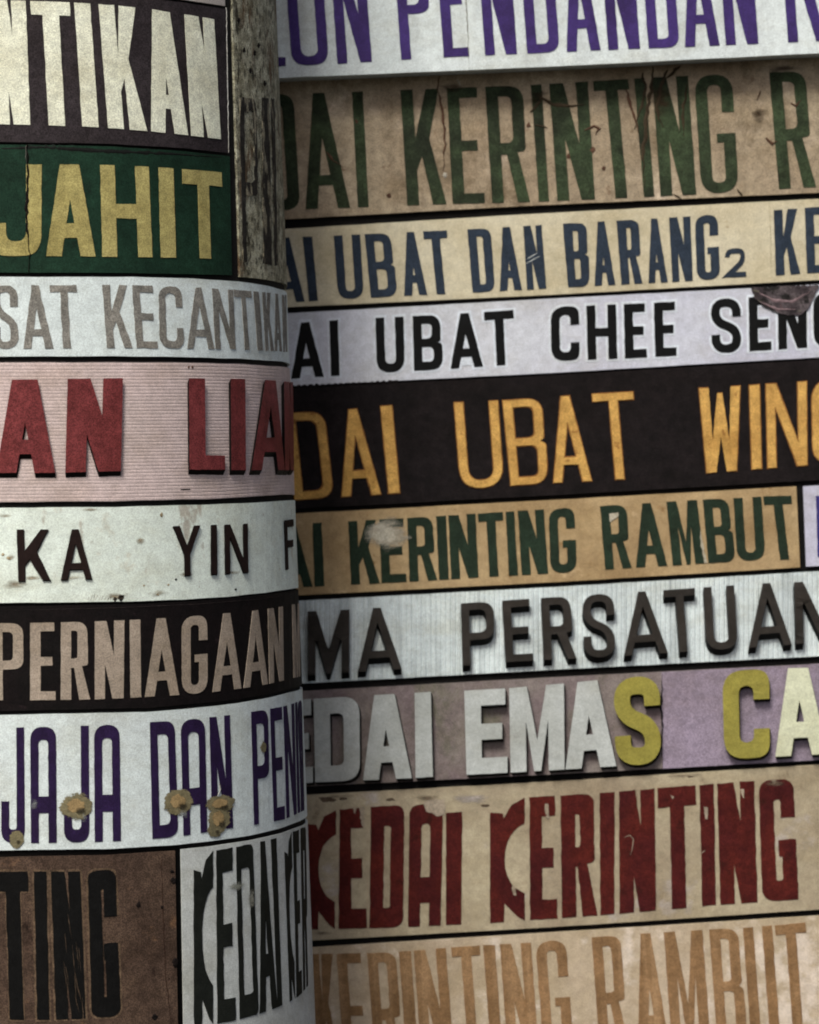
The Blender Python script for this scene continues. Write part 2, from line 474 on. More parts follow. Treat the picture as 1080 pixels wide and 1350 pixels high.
o['label'] = 'thick round black column at the left, wrapped in sign boards'; o['category'] = 'column'
for p in o.data.polygons: p.use_smooth = len(p.vertices) == 4

# ------------------------------------------------------------------ a sign: board + letters
GW, GC = 'sign boards stacked up the wall', 'sign boards wrapped round the column'
def sign(S, label, top, bot, xl, xr, t, bmat, ltop=None, lbot=None, letters=(), lmat=None, s=14, b=12, depth=.0008, rnd=1, style='',
         rib=None, drop=0, dside=0, jit=.3, extl=0, extr=0, face=None, name='shop_sign'):
    S.off = face if face is not None else t
    mx = (xl if not isinstance(xl, tuple) else xl[1]); Mx = (xr if not isinstance(xr, tuple) else xr[1]); cx = (max(mx, 0)+min(Mx, 1080))/2
    s0, h0 = S.un(cx, lin(bot, cx)); org = S.to(s0, h0, 0)
    root = thing(name, label, 'sign', org, GC if S.curved else GW)
    board(root, S, top, bot, xl, xr, t, bmat, org, rib, extl=extl, extr=extr)
    lm = lmat if isinstance(lmat, list) else [lmat]
    for it in letters:
        ch, tl, tr, bl, br = it[:5]; op = it[5] if len(it) > 5 else {}
        cxt, cxb = (tl+tr)/2, (bl+br)/2
        def Y(c, x): return c(x) if callable(c) else lin(c, x)
        q = [(tl, Y(ltop, tl)+op.get('dt', 0)), (tr, Y(ltop, tr)+op.get('dt', 0)), (br, Y(lbot, br)+op.get('db', 0)), (bl, Y(lbot, bl)+op.get('db', 0))]
        if 'y' in op: q = [(tl, op['y'][0]), (tr, op['y'][0]-(tr-tl)*.045), (br, op['y'][1]-(br-bl)*.045), (bl, op['y'][1])]
        letter(root, S, ch, q, face if face is not None else t, op.get('depth', depth), op.get('s', s), op.get('b', b), op.get('m', lm), rnd=op.get('rnd', rnd), style=op.get('style', style),
               drop=drop*.00137, dside=dside*.00137, jit=jit, label=op.get('label'), org=org)
    return root, org
def lean(ch, bl, br, d, **k): return (ch, bl-d, br-d, bl, br, k)

# ============ the wall, top to bottom
# 1 purple on white
white1 = mat('white_painted_tin', (210, 220, 222), (192, 202, 204), mott=5, streak=((160, 166, 170), 30, .35), stain=((150, 150, 150), 9, .62, .2, .15), rough=.55, grain=.05)
purple1 = mat('purple_paint', (84, 60, 146), (72, 52, 120), mott=9, grain=.09, rough=.5)
t_b = [(363, 88), (445, 84.5), (535, 78.5), (600, 75), (660, 72), (715, 70), (770, 67), (823, 65), (876, 63), (926, 61.5), (978, 58.5), (1060, 55)]
t_t = lambda x: lin(t_b, x)-150
d = 11
LT = [lean('L', 338, 377.5, d), lean('O', 385, 434, d), lean('N', 445, 490.5, d), lean('P', 529, 571, d), lean('E', 585, 618, d),
      lean('N', 639.5, 682, d), lean('D', 695, 738, d), lean('A', 747, 792, d), lean('N', 802, 844, d), lean('D', 855, 896, d), lean('A', 903, 949, d), lean('N', 957, 1000, d), lean('R', 1039, 1090, d)]
r1, o1 = sign(WL, 'white sign with tall purple letters, topmost on the wall', [(363, -70), (1080, -103)], [(363, 103), (720, 88), (1080, 70)], 250, 1180, .050, white1,
     t_t, t_b, LT, purple1, s=13.5, b=12)
ribbon(r1, WL, [(612, -40), (617, 40), (619, 94)], 2.2, .050, .0006, mat('rust_line', (120, 112, 100)), o1, 'seam')
# 2 green on brown
brown2 = mat('stained_brown_board', (176, 160, 134), (150, 130, 104), mott=6, mamt=.6, stain=((112, 92, 64), 13, .54, .22, .6), stains=[((188, 170, 148), 9, .55, .2, 1), ((124, 88, 62), 36, .62, .10, 1)], streak=((120, 102, 78), 14, .4), grain=.14)
green2 = mat('old_green_paint', (72, 90, 60), (52, 60, 44), mott=12, mamt=1, grain=.16, wear=((120, 104, 82), 22, .67), stain=((44, 38, 30), 16, .60, .1, .5))
r2t = [(430, 122), (553, 118), (700, 112), (880, 101), (1040, 94.5)]; r2b = [(430, 275), (560, 270), (720, 265.5), (900, 257.5), (1050, 248)]
LT = [('D', 340, 387, 350, 396), ('A', 391, 449, 403, 462), ('I', 464, 478.5, 472, 486), ('K', 528, 580, 537, 589), ('E', 589, 630, 597, 639.5), ('R', 639.5, 692, 649, 699),
      ('I', 700, 714, 710.5, 724), ('N', 724, 775, 735, 784.5), ('T', 781.6, 828.5, 797, 842), ('I', 836, 850, 849, 863), ('N', 860, 907, 871, 918), ('G', 915, 965, 925, 974), ('R', 1014, 1064, 1027, 1076)]
r2, o2 = sign(WL, 'brown stained sign with dark green letters and dark cracks, second from top on the wall', [(363, 106), (720, 91), (1080, 73)], [(375, 289), (700, 271), (1080, 254)], 255, 1180, .006, brown2,
     r2t, r2b, LT, green2, s=16, b=13.5)
crk = mat('dark_root_stain', (66, 56, 40), (88, 72, 52), mott=40)
rst = mat('rust_stain', (116, 82, 62), (96, 66, 50), mott=40)
for i, (pts, wd, mm_) in enumerate([([(862, 88), (858, 120), (852, 158), (848, 205), (850, 245)], 5, crk), ([(880, 92), (872, 112), (866, 140), (872, 168)], 5, crk), ([(846, 96), (852, 118), (846, 140), (840, 158), (836, 170)], 4, crk),
     ([(580, 100), (577, 118), (584, 150), (587, 190), (585, 226)], 3.2, rst), ([(826, 118), (831, 140), (838, 158), (842, 175)], 4, rst), ([(713, 128), (730, 138), (752, 140), (768, 138)], 5, crk), ([(700, 148), (712, 134), (716, 120)], 4, crk),
     ([(770, 172), (783, 166), (790, 170), (785, 178)], 4, rst), ([(888, 256), (902, 264)], 2, crk), ([(972, 250), (980, 260)], 2, crk), ([(1009, 182), (1018, 190), (1025, 186)], 4, rst), ([(1042, 136), (1050, 140), (1056, 132)], 3, rst),
     ([(603, 105), (606, 114)], 3, mat('pale_flake', (170, 164, 150))), ([(898, 88), (886, 96), (878, 104)], 6, crk), ([(906, 110), (900, 150), (902, 180)], 4, crk), ([(430, 200), (440, 212), (452, 220)], 2.5, rst), ([(706, 165), (722, 168)], 2, crk), ([(1003, 120), (998, 132)], 2, rst)]):
    ribbon(r2, WL, pts, wd, .0072, .0006, mm_, o2, 'crack', seed=i*3.1)
for i, (x, y, a, m_) in enumerate([(587, 231, 3, 'w'), (796, 222, 2.5, 'r'), (781, 198, 4, 'r'), (697, 165, 3, 'r'), (750, 206, 3, 'r'), (470, 160, 3, 'r'), (513, 258, 3, 'r')]):
    blob(r2, WL, x, y, a, a*1.1, .006, .0012, rst if m_ == 'r' else bpy.data.materials['pale_flake'], o2, 'chip', seed=i)
# 3 navy on cream
cream3 = mat('cream_paint', (198, 190, 164), (184, 172, 140), mott=8, mamt=1, stain=((150, 122, 84), 24, .66, .08, 1), grain=.07)
navy = mat('navy_paint', (60, 74, 94), (52, 66, 84), mott=14, grain=.10, wear=((120, 126, 124), 26, .74))
r3t = [(405, 312), (500, 308), (630, 301.7), (760, 294), (900, 286), (1035, 276)]; r3b = [(410, 397), (505, 391.5), (638, 385), (763, 378), (900, 371), (1040, 362)]
LT = [('A', 356, 396, 362, 402), ('I', 399, 411.7, 407.7, 419.5), ('U', 440, 475, 446, 480), ('B', 480.7, 517, 489, 524), ('A', 526, 556, 533, 563.5), ('T', 557.7, 589, 566, 597), ('D', 616, 647, 623, 653),
      ('A', 653, 682, 659, 688.5), ('N', 690, 714, 695, 720.5), ('B', 742, 775, 749, 777.5), ('A', 779, 806, 784, 811.5), ('R', 812.6, 844, 819.6, 847.5), ('A', 850, 875, 855, 880.5), ('N', 882, 910, 886.5, 913.6),
      ('G', 916, 946, 919, 949.5), ('2', 955, 982, 957, 984, {'y': (328, 366), 's': 6.5, 'b': 7}), ('K', 1020, 1052, 1023, 1055.5), ('E', 1061, 1092, 1064, 1094)]
r3, o3 = sign(WL, 'cream sign with navy letters and a small 2, third from top on the wall', [(375, 302), (700, 282), (1080, 262)], [(378, 405), (720, 389), (1080, 369)], 258, 1180, .006, cream3, r3t, r3b, LT, navy, s=11.5, b=10)
ribbon(r3, WL, [(1014, 266), (1016, 300), (1017, 371)], 1.2, .006, .0004, mat('fold_line', (150, 138, 108)), o3, 'seam')
pale = mat('pale_scuff', (180, 184, 180), (150, 156, 158), mott=40)
for i, (x, y, a) in enumerate([(702, 338, 3), (706, 342, 2.5), (699, 345, 2)]): ribbon(r3, WL, [(x-6, y+3), (x+6, y-4)], a, .0069, .0004, pale, o3, 'scuff', seed=i)
# 4 black on lilac white
lilac4 = mat('lilac_white_paint', (178, 180, 202), (192, 196, 206), mott=3, mamt=1, stain=((160, 158, 160), 20, .68, .1, 1), grain=.05)
ink = mat('black_paint', (24, 26, 28), (34, 36, 38), mott=18, grain=.10, rough=.55)
r4t = [(400, 425), (515, 418), (600, 414), (655, 410), (745, 404), (836, 400.5), (957, 393.7), (1050, 388)]; r4b = [(405, 498), (515, 490.5), (615, 485), (745, 475), (836, 472), (957, 465), (1050, 459)]
halo = mat('pale_outline_paint', (206, 214, 224), (196, 204, 216), mott=20, grain=.05)
LT = [lean('A', 384, 427, 3), lean('I', 436.7, 448, 2.5), lean('U', 497, 534, 2), lean('B', 546, 584, 2), lean('A', 594, 637, 3), ('T', 638, 677, 641.5, 680), ('C', 726, 763, 727, 764.5), ('H', 773, 812, 775, 814),
      ('E', 822.5, 851, 824, 853), ('E', 862, 891, 864, 892), ('S', 937, 976, 938.5, 977.5), ('E', 987, 1016, 988, 1017), ('N', 1025, 1063, 1026.5, 1064), ('G', 1072, 1108, 1073, 1110)]
r4, o4 = sign(WL, 'lilac white sign with black letters and a dark rubbed patch at its right end', [(380, 413), (720, 394), (1080, 375)], [(382, 509), (720, 492), (1080, 471)], 260, 1180, .006, lilac4, r4t, r4b, LT, ink, s=11.5, b=11, depth=.0012)
for it in LT:                                      # pale painted outline round each letter
    ch, tl, tr, bl, br = it[:5]; e = 3.2
    q = [(tl-e, lin(r4t, tl)-e), (tr+e, lin(r4t, tr)-e), (br+e, lin(r4b, br)+e), (bl-e, lin(r4b, bl)+e)]
    letter(r4, WL, ch, q, .006, .0004, 11.5+2*e, 11+2*e, [halo], org=o4, name='letter_outline')
smear = mat('dark_torn_print', (70, 60, 66), (110, 100, 104), mott=28, mamt=1, stain=((38, 40, 38), 26, .5, .06, 1), stains=[((128, 126, 100), 34, .6, .05, 1), ((120, 88, 92), 22, .6, .08, 1)], grain=.25)
def poly(parent, S, pts, base, th, m, org, name, seed=0, label=None):
    P = []
    for (x0, y0), (x1, y1) in zip(pts, pts[1:]+pts[:1]):
        n = max(1, int(math.hypot(x1-x0, y1-y0)/3))
        for k in range(n):
            x, y = x0+(x1-x0)*k/n, y0+(y1-y0)*k/n
            P.append((x+1.8*noise.noise(Vector((x*.3, y*.3, seed))), y+1.8*noise.noise(Vector((x*.3, y*.3, seed+9)))))
    V3 = [Vector((*S.un(*p), 0)) for p in P]; bm = bmesh.new()
    fr = [bm.verts.new(S.to(v.x, v.y, base+th)-org) for v in V3]; bk = [bm.verts.new(S.to(v.x, v.y, base-.0004)-org) for v in V3]
    for t in tessellate_polygon([V3]): bm.faces.new([fr[i] for i in t])
    n = len(P)
    for i in range(n): bm.faces.new([fr[i], fr[(i+1) % n], bk[(i+1) % n], bk[i]])
    bmesh.ops.recalc_face_normals(bm, faces=bm.faces)
    o = mesh_obj(name, bm, m, parent)
    if label: o['label'] = label
poly(r4, WL, [(990, 379), (996, 394), (1008, 405), (1024, 412), (1040, 416), (1056, 415), (1066, 406), (1072, 394), (1080, 376), (1040, 377)], .0078, .0008, smear, o4, 'torn_print', 1, 'dark smudged torn print')
ribbon(r4, WL, [(1000, 386), (1020, 396), (1045, 398), (1068, 384)], 5, .0088, .0005, mat('mauve_fold', (150, 124, 130), (110, 92, 96), mott=40), o4, 'fold')
ribbon(r4, WL, [(1002, 398), (1025, 408), (1048, 408)], 3.5, .0088, .0005, bpy.data.materials['mauve_fold'], o4, 'fold', seed=5)
# 5 orange on black
black5 = mat('flaking_black_paint', (36, 31, 32), (46, 38, 40), mott=20, mamt=1, stain=((50, 42, 44), 90, .54, .2, 1), grain=.2, bump=.5)
amber = mat('amber_paint', (206, 160, 70), (186, 138, 56), mott=20, grain=.12, stain=((150, 92, 36), 50, .6, .1, 1)); amber_edge = mat('amber_edge', (150, 98, 40), grain=.1)
r5t = [(405, 544), (475, 540), (510, 535), (628, 530), (690, 527), (750, 522), (808, 518), (948, 511), (1036, 505)]; r5b = [(415, 657), (476, 653), (520, 650), (638, 643), (697, 638), (755, 635), (817, 632), (950, 622), (1038, 615)]
LT = [('D', 377, 427, 389, 440), ('A', 440, 490, 451, 502), ('I', 502, 516.5, 513, 527), ('U', 599, 656, 608, 664), ('B', 663, 717, 674, 722), ('A', 720, 770, 730, 780), ('T', 781, 834, 791, 844),
      ('W', 921.7, 975.5, 925, 978, {'s': 13}), ('I', 988, 1001, 991.6, 1004), ('N', 1010, 1063, 1012.5, 1064), ('G', 1070, 1122, 1072, 1124)]
r5, o5 = sign(WL, 'black sign with thin orange yellow letters on the wall', [(383, 512), (720, 495), (1080, 474)], [(390, 671), (730, 653), (1080, 633)], 262, 1180, .006, black5, r5t, r5b, LT, [amber, amber_edge], s=11, b=9.5, depth=.0018)
for it in LT:
    ch, tl, tr, bl, br = it[:5]; e = 1.3
    q = [(tl-e, lin(r5t, tl)-e), (tr+e, lin(r5t, tr)-e), (br+e, lin(r5b, br)+e), (bl-e, lin(r5b, bl)+e)]
    letter(r5, WL, ch, q, .006, .0007, 11+2*e, 9.5+2*e, [amber_edge], org=o5, name='letter_outline')
fl = [(386+i*4, 511-i*.19) for i in range(0, 36)]
for i, (x, y) in enumerate(fl):
    if i % 2 == 0: blob(r5, WL, x, y-1.5, 3.5, 1.4+1.3*random.random(), .006, .001, black5, o5, 'flake', seed=i*1.3, n=12)
# 6 green on ochre
ochre = mat('ochre_paint', (182, 156, 112), (162, 134, 92), mott=7, mamt=1, stain=((150, 112, 64), 22, .62, .1, 1), stains=[((206, 178, 134), 12, .62, .1, 1)], grain=.08)
dgreen = mat('bottle_green_paint', (50, 72, 54), (44, 60, 46), mott=18, grain=.12, wear=((110, 104, 76), 24, .74))
r6t = [(421, 689), (480, 686), (553, 682), (645, 676), (740, 670), (810, 666), (900, 660), (985, 655.7), (1025, 654)]; r6b = [(421, 773), (480, 770), (558, 766), (650, 760), (740, 755.5), (815, 749.6), (905, 744.5), (990, 739), (1034, 737.5)]
LT = [('A', 364, 404, 371, 412.5), ('I', 412, 424, 415, 428), ('K', 459, 497, 463, 501), ('E', 500, 533, 503, 536), ('R', 536.7, 572, 540, 577), ('I', 575, 588, 579, 592), ('N', 591, 627, 595, 631), ('T', 630, 663, 635, 668),
      ('I', 666.7, 678, 671, 683), ('N', 682.7, 717, 688, 722.7), ('G', 723, 757, 726, 761), ('R', 791, 828, 798, 833), ('A', 832, 873, 838.5, 880), ('M', 878.5, 919, 887, 929), ('B', 926.5, 962, 934, 970), ('U', 967, 1004, 972, 1009), ('T', 1006, 1043, 1016, 1053)]
r6, o6 = sign(WL, 'ochre sign with dark green letters and a white scrape, on the wall', [(390, 677), (730, 659), (1052, 641)], [(392, 785), (740, 767), (1055, 748)], 264, (1050, 1055), .006, ochre, r6t, r6b, LT, dgreen, s=12, b=11)
def rubbed(m, cx, cy, rx, ry, scale=70, gain=.9, st=(.6, 1, 1.5), hard=False):
    """paint rubbed thin: patchy inside, fading out towards its edge"""
    n = m.node_tree.nodes; l = m.node_tree.links; tc = n.new('ShaderNodeTexCoord')
    def mp(loc, sc, rot=0):
        q = n.new('ShaderNodeMapping'); q.inputs['Location'].default_value = loc; q.inputs['Scale'].default_value = sc; q.inputs['Rotation'].default_value = (0, rot, 0)
        l.new(tc.outputs['Object'], q.inputs[0]); return q.outputs[0]
    t = n.new('ShaderNodeTexNoise'); t.inputs['Scale'].default_value = scale; t.inputs['Detail'].default_value = 6; l.new(mp((0, 0, 0), st, .5), t.inputs[0])
    ln = n.new('ShaderNodeVectorMath'); ln.operation = 'LENGTH'; l.new(mp((-cx/rx, 0, -cy/ry), (1/rx, 0, 1/ry)), ln.inputs[0])
    a = n.new('ShaderNodeMath'); a.operation = 'MULTIPLY_ADD'; a.inputs[1].default_value = -1.0; a.inputs[2].default_value = gain; l.new(ln.outputs['Value'], a.inputs[0])
    b = n.new('ShaderNodeMath'); b.operation = 'ADD'; l.new(a.outputs[0], b.inputs[0]); l.new(t.outputs[0], b.inputs[1])
    r = n.new('ShaderNodeMapRange'); r.inputs[1].default_value = .66 if hard else .42; r.inputs[2].default_value = .72 if hard else .95; r.inputs[4].default_value = 1 if hard else .9;
    if hard: t.inputs['Roughness'].default_value = .7
    l.new(b.outputs[0], r.inputs[0])
    l.new(r.outputs[0], n['Principled BSDF'].inputs['Alpha']); return m
def scuff(parent, S, cx, cy, rx, ry, base, col, org, gain=.9, scale=70, name='scuff', seed=1, hard=False):
    k = .00134; s_, h_ = S.un(cx, cy); p = S.to(s_, h_, base)-org
    m = mat(name+'_paint', col, tuple(int(c*.86) for c in col), mott=40, grain=.1, bump=0)
    rubbed(m, p.x, p.z, rx*k, ry*k, scale, gain, hard=hard)
    return blob(parent, S, cx, cy, rx*1.25, ry*1.25, base, .0003, m, org, name, rough_=.2, seed=seed)
scr = mat('scraped_white', (176, 170, 152), (160, 150, 130), mott=40, grain=.1)
scuff(r6, WL, 510, 704, 36, 24, .0070, (192, 186, 168), o6, .80, name='scrape')
poly(r6, WL, [(803, 677), (815, 675), (816, 680), (804, 688)], .0068, .0005, scr, o6, 'scrape', 8)
poly(r6, WL, [(923, 698), (927, 716), (932, 742), (929, 742), (924, 720)], .0068, .0005, scr, o6, 'scrape', 9)
lil = mat('lilac_paint', (186, 186, 206), (174, 174, 194), mott=8, grain=.06); blu = mat('blue_violet_paint', (70, 66, 150), (60, 56, 130), mott=10)
sign(WL, 'pale lilac sign end with a blue letter at the right edge beside the ochre sign', [(1059, 641), (1180, 633)], [(1063, 747), (1180, 740)], (1059, 1063), 1190, .006, lil,
     [(1060, 655), (1180, 648)], [(1060, 735), (1180, 728)], [('K', 1076, 1116, 1078, 1120), ('E', 1126, 1158, 1129, 1161)], blu, s=14, b=12)
# 7 raised dark letters on ribbed white
rib7 = mat('white_ribbed_tin', (208, 220, 222), (188, 200, 204), mott=8, mamt=1, streak=((140, 150, 156), 60, .5), rough=.5, grain=.05)
char = mat('charcoal_plastic', (76, 70, 66), (62, 58, 54), mott=16, mamt=.8, rough=.45, grain=.08); charb = mat('black_plastic_side', (20, 19, 20), rough=.5)  # near-black sides: the shaded underside of the letters painted in
r7t = [(433, 804), (500, 801), (630, 794), (682, 790), (735, 787), (790, 782.5), (850, 780), (895, 776), (947, 773), (1007, 768), (1065, 766)]
r7b = [(433, 888), (500, 883), (620, 877), (684, 871), (738, 869), (790, 866), (850, 863), (900, 858.5), (950, 856), (1014, 852), (1070, 847)]
LT = [('M', 406, 461, 406, 461), ('A', 468, 526, 472, 530), ('P', 607.7, 650.7, 610, 653), ('E', 662, 699, 667, 703), ('R', 713, 753, 717, 760), ('S', 767, 809, 770, 811), ('A', 817, 874, 822, 880), ('T', 874, 915, 880, 921),
      ('U', 926.7, 967, 931, 972), ('A', 981, 1038, 986, 1043), ('N', 1046, 1092, 1048, 1096)]
sign(WL, 'white ribbed sign with raised charcoal letters on the wall', [(395, 792), (730, 774), (1080, 753)], [(400, 901), (730, 883), (1080, 865)], 266, 1180, .006, rib7, r7t, r7b, LT, [char, charb], s=10.5, b=9.5, depth=.012,
     rib=('v', .0088, .0016), drop=8.5, dside=-.5, jit=.12)
# 8 raised white and yellow letters on mauve
mauve = mat('faded_mauve_board', (138, 130, 122), (130, 112, 118), mott=9, mamt=.5, stain=((112, 112, 88), 10, .52, .2, .5), stains=[((140, 130, 128), 16, .6, .1, 1)], grain=.12)
mauve2 = mat('mauve_board', (150, 136, 158), (138, 124, 138), mott=8, mamt=1, stain=((112, 104, 92), 12, .64, .1, .6), grain=.10)
wl8 = mat('white_cut_letter', (184, 190, 190), (156, 160, 156), mott=8, grain=.05, rough=.5); sd8 = mat('letter_side', (44, 40, 38), rough=.7)  # dark sides carry the letters' shadow at lower right as colour
ye8 = mat('yellow_green_letter', (160, 150, 48), (146, 138, 50), mott=14, grain=.08, rough=.5); pg8 = mat('pale_lime_letter', (202, 206, 178), (188, 192, 160), mott=10, grain=.06, rough=.5)
r8t = [(375, 924), (444, 918), (512, 915.5), (557, 912), (640, 909), (707, 904), (780, 897), (838, 891), (982, 882), (1056, 880)]; r8b = [(375, 1033), (444, 1029), (512, 1027), (560, 1024), (640, 1019), (707, 1016.5), (778, 1011), (838, 1008), (982, 999), (1056, 995)]
LT = [('E', 372, 412, 374, 413), ('D', 414, 474, 416, 475), ('A', 474, 540, 479, 543), ('I', 546.7, 568, 548, 570.7), ('E', 612, 668, 615, 669), ('M', 671, 743, 673, 744), ('A', 741, 807, 745, 812),
      ('S', 808, 869, 811, 871, {'m': [ye8, sd8], 'label': 'yellow green letter S', 'b': 23}), ('C', 951, 1013, 954, 1014, {'m': [ye8, sd8], 'label': 'yellow green letter C'}), ('A', 1016, 1086, 1021, 1090, {'m': [pg8, sd8], 'label': 'pale cream letter A with a lime tint'})]
r8, o8 = sign(WL, 'mauve sign with thick raised white and yellow green letters', [(400, 911), (730, 893), (1080, 875)], [(402, 1037), (730, 1021), (1080, 1002)], 268, 1180, .006, mauve, r8t, r8b, LT, [wl8, sd8], s=21, b=21, depth=.013, style='bold',
     drop=4.5, dside=2.2, jit=.10, rnd=.95, face=.007)
board(r8, WL, [(873, 886), (1080, 875)], [(873, 1013.5), (1080, 1002)], (872, 874), 1180, .007, mauve2, o8, name='panel')
ribbon(r8, WL, [(872.5, 888), (873, 950), (874, 1012)], 3, .007, .0004, mat('dark_joint', (44, 38, 44)), o8, 'seam')
# 9 dark red stencil on cream
cream9 = mat('dirty_cream_board', (176, 164, 136), (152, 136, 112), mott=4, mamt=1, stain=((118, 96, 74), 14, .60, .14, .6), stains=[((168, 158, 152), 8, .58, .1, 1)], grain=.08)
red9 = mat('oxblood_paint', (112, 36, 26), (92, 28, 30), mott=12, mamt=1, grain=.14, wear=((150, 120, 96), 30, .74), stain=((78, 32, 24), 22, .6, .1, 1))
r9t = [(424, 1069), (464, 1066), (511, 1062), (560, 1060), (598, 1058), (668, 1053), (715, 1050), (761, 1047.6), (840, 1041.5), (891, 1037), (970, 1031), (1023, 1027.5)]
r9b = [(424, 1225), (511, 1223), (560, 1221), (598, 1219), (668, 1215.5), (715, 1212), (761, 1209), (840, 1202.5), (891, 1198), (970, 1191), (1029, 1187)]
LT = [('K', 403, 443.5, 405, 441.5), ('E', 448, 480, 446.5, 484), ('D', 489, 533.5, 487, 531.5, {'s': 18}), ('A', 540, 584.5, 538, 581, {'s': 16}), ('I', 588, 609.5, 588, 608, {'dt': 13}), ('K', 646, 692, 646, 692), ('E', 698, 733, 699, 735),
      ('R', 739, 785, 741, 788), ('I', 790.6, 810.5, 791.5, 810), ('N', 816, 863, 817, 865), ('T', 866.7, 917, 870, 921), ('I', 922, 941, 926, 944), ('N', 945.5, 994, 950, 999), ('G', 1000, 1046, 1005.4, 1053)]
r9, o9 = sign(WL, 'dirty cream sign with heavy dark red stencil letters, second from the bottom of the wall', [(405, 1048), (735, 1030), (1080, 1008)], [(410, 1240), (735, 1222), (1080, 1199)], 270, 1180, .006, cream9, r9t, r9b, LT, red9, s=19, b=26, style='round', rnd=.75, jit=.5)
bare = mat('bare_patch', (166, 152, 134), (150, 136, 116), mott=20, grain=.1)
for i, P in enumerate([[(558, 1058), (562, 1070), (570, 1072), (575, 1076), (586, 1075), (588, 1064), (586, 1054), (566, 1054)], [(465, 1064), (468, 1074), (470, 1064)], [(474, 1066), (477, 1088), (480, 1090), (481, 1064)], [(718, 1060), (720, 1078), (724, 1080), (723, 1060)],
        [(928, 1064), (930, 1080), (933, 1079), (933, 1064)], [(976, 1040), (979, 1052), (982, 1052), (981, 1040)], [(674, 1165), (677, 1180), (681, 1181), (679, 1168)], [(883, 1048), (889, 1050), (887, 1054)], [(1018, 1028), (1021, 1038), (1023, 1028)]]):
    poly(r9, WL, P, .0067, .0004, bare, o9, 'chip', i)
ribbon(r9, WL, [(823, 1104), (830, 1101), (835, 1106), (834, 1120), (831, 1127)], 1.7, .0068, .0006, bare, o9, 'scratch')
ribbon(r9, WL, [(925, 1125), (930, 1121)], 1.5, .0068, .0006, bare, o9, 'scratch')
for x, y, a in ((432, 1054, 7), (452, 1053, 4), (910, 1024, 2.5), (640, 1062, 4), (515, 1054, 4)): blob(r9, WL, x, y, a*1.5, a*.5, .006, .0006, mat('dirt_spot', (92, 74, 58), (110, 92, 74), mott=60) if 'dirt_spot' not in bpy.data.materials else bpy.data.materials['dirt_spot'], o9, 'dirt_spot', seed=x)
# 10 tan on cream
cream10 = mat('cream_peach_board', (184, 166, 144), (170, 152, 122), mott=5, mamt=1, stain=((206, 192, 178), 9, .55, .12, 1), grain=.07)
tan = mat('tan_paint', (156, 118, 76), (136, 102, 64), mott=12, mamt=1, streak=((176, 140, 98), 40, .6), grain=.10, wear=((184, 156, 124), 24, .66))
r10t = [(426, 1257.6), (503, 1256), (566, 1252), (613, 1247), (680, 1243.7), (728, 1240), (800, 1234), (855, 1230), (900, 1227), (955, 1224.5), (1000, 1222), (1042, 1218)]
r10b = lambda x: lin(r10t, x)+152
d = -11
LT = [(c, a, b_, a-d, b_-d) for c, a, b_ in (('K', 407, 440), ('E', 443.5, 477), ('R', 484, 524), ('I', 526, 542), ('N', 545.5, 588), ('T', 595, 632.4), ('I', 637, 652.5), ('N', 659, 700), ('G', 706, 746), ('R', 780, 820), ('A', 830, 872), ('M', 875, 926), ('B', 935, 975), ('U', 979.5, 1018), ('T', 1021.6, 1062))]
sign(WL, 'cream peach sign with tan brown letters, lowest on the wall', [(412, 1249), (735, 1229), (1080, 1207)], [(412, 1430), (735, 1410), (1080, 1388)], 272, 1180, .006, cream10, r10t, r10b, LT, tan, s=13.5, b=13, jit=.4)

# ============ the column, top to bottom
EL, ER = .36, .30
c0m = mat('pale_grey_board', (170, 162, 156), grain=.07)
sign(CL, 'pale blank sign edge showing above the dark sign on the column', [(0, -120), (200, -120), (296, -112)], [(0, -12), (200, -5), (237, -1), (296, 7.5)], 0, (295, 297), .004, c0m, extl=EL)
# dark plum sign
plum = mat('plum_grey_board', (72, 64, 68), (62, 54, 58), mott=14, grain=.18, bump=.3)
bone = mat('bone_paint', (224, 228, 208), (206, 206, 182), mott=12, grain=.10)
LT = [('N', -12, 34, -6, 40), ('T', 40, 92, 49, 101), ('I', 98, 119, 108.5, 130), ('K', 130, 180, 142.5, 194), ('A', 187, 236, 199, 248), ('N', 243, 282, 252, 291)]
c1, oc1 = sign(CL, 'dark plum sign with thick cream white letters at the top of the column', [(0, -10), (200, -2), (240, 3), (298, 12)], [(0, 187), (148, 189.6), (240, 195), (303, 202)], 0, (300, 303), .004, plum,
     [(0, 0), (67, 2), (110, 4), (155, 7), (210, 14), (262, 22), (300, 29)], [(0, 164), (75, 165.5), (120, 167.5), (168, 170.5), (222, 175.5), (270, 181), (300, 185)], LT, bone, s=21.5, b=18, style='bold', extl=EL)
ribbon(c1, CL, [(298.6, 10), (300, 100), (301.6, 201)], 1.6, .004, .0006, mat('white_line', (190, 190, 186)), oc1, 'white_border_line')
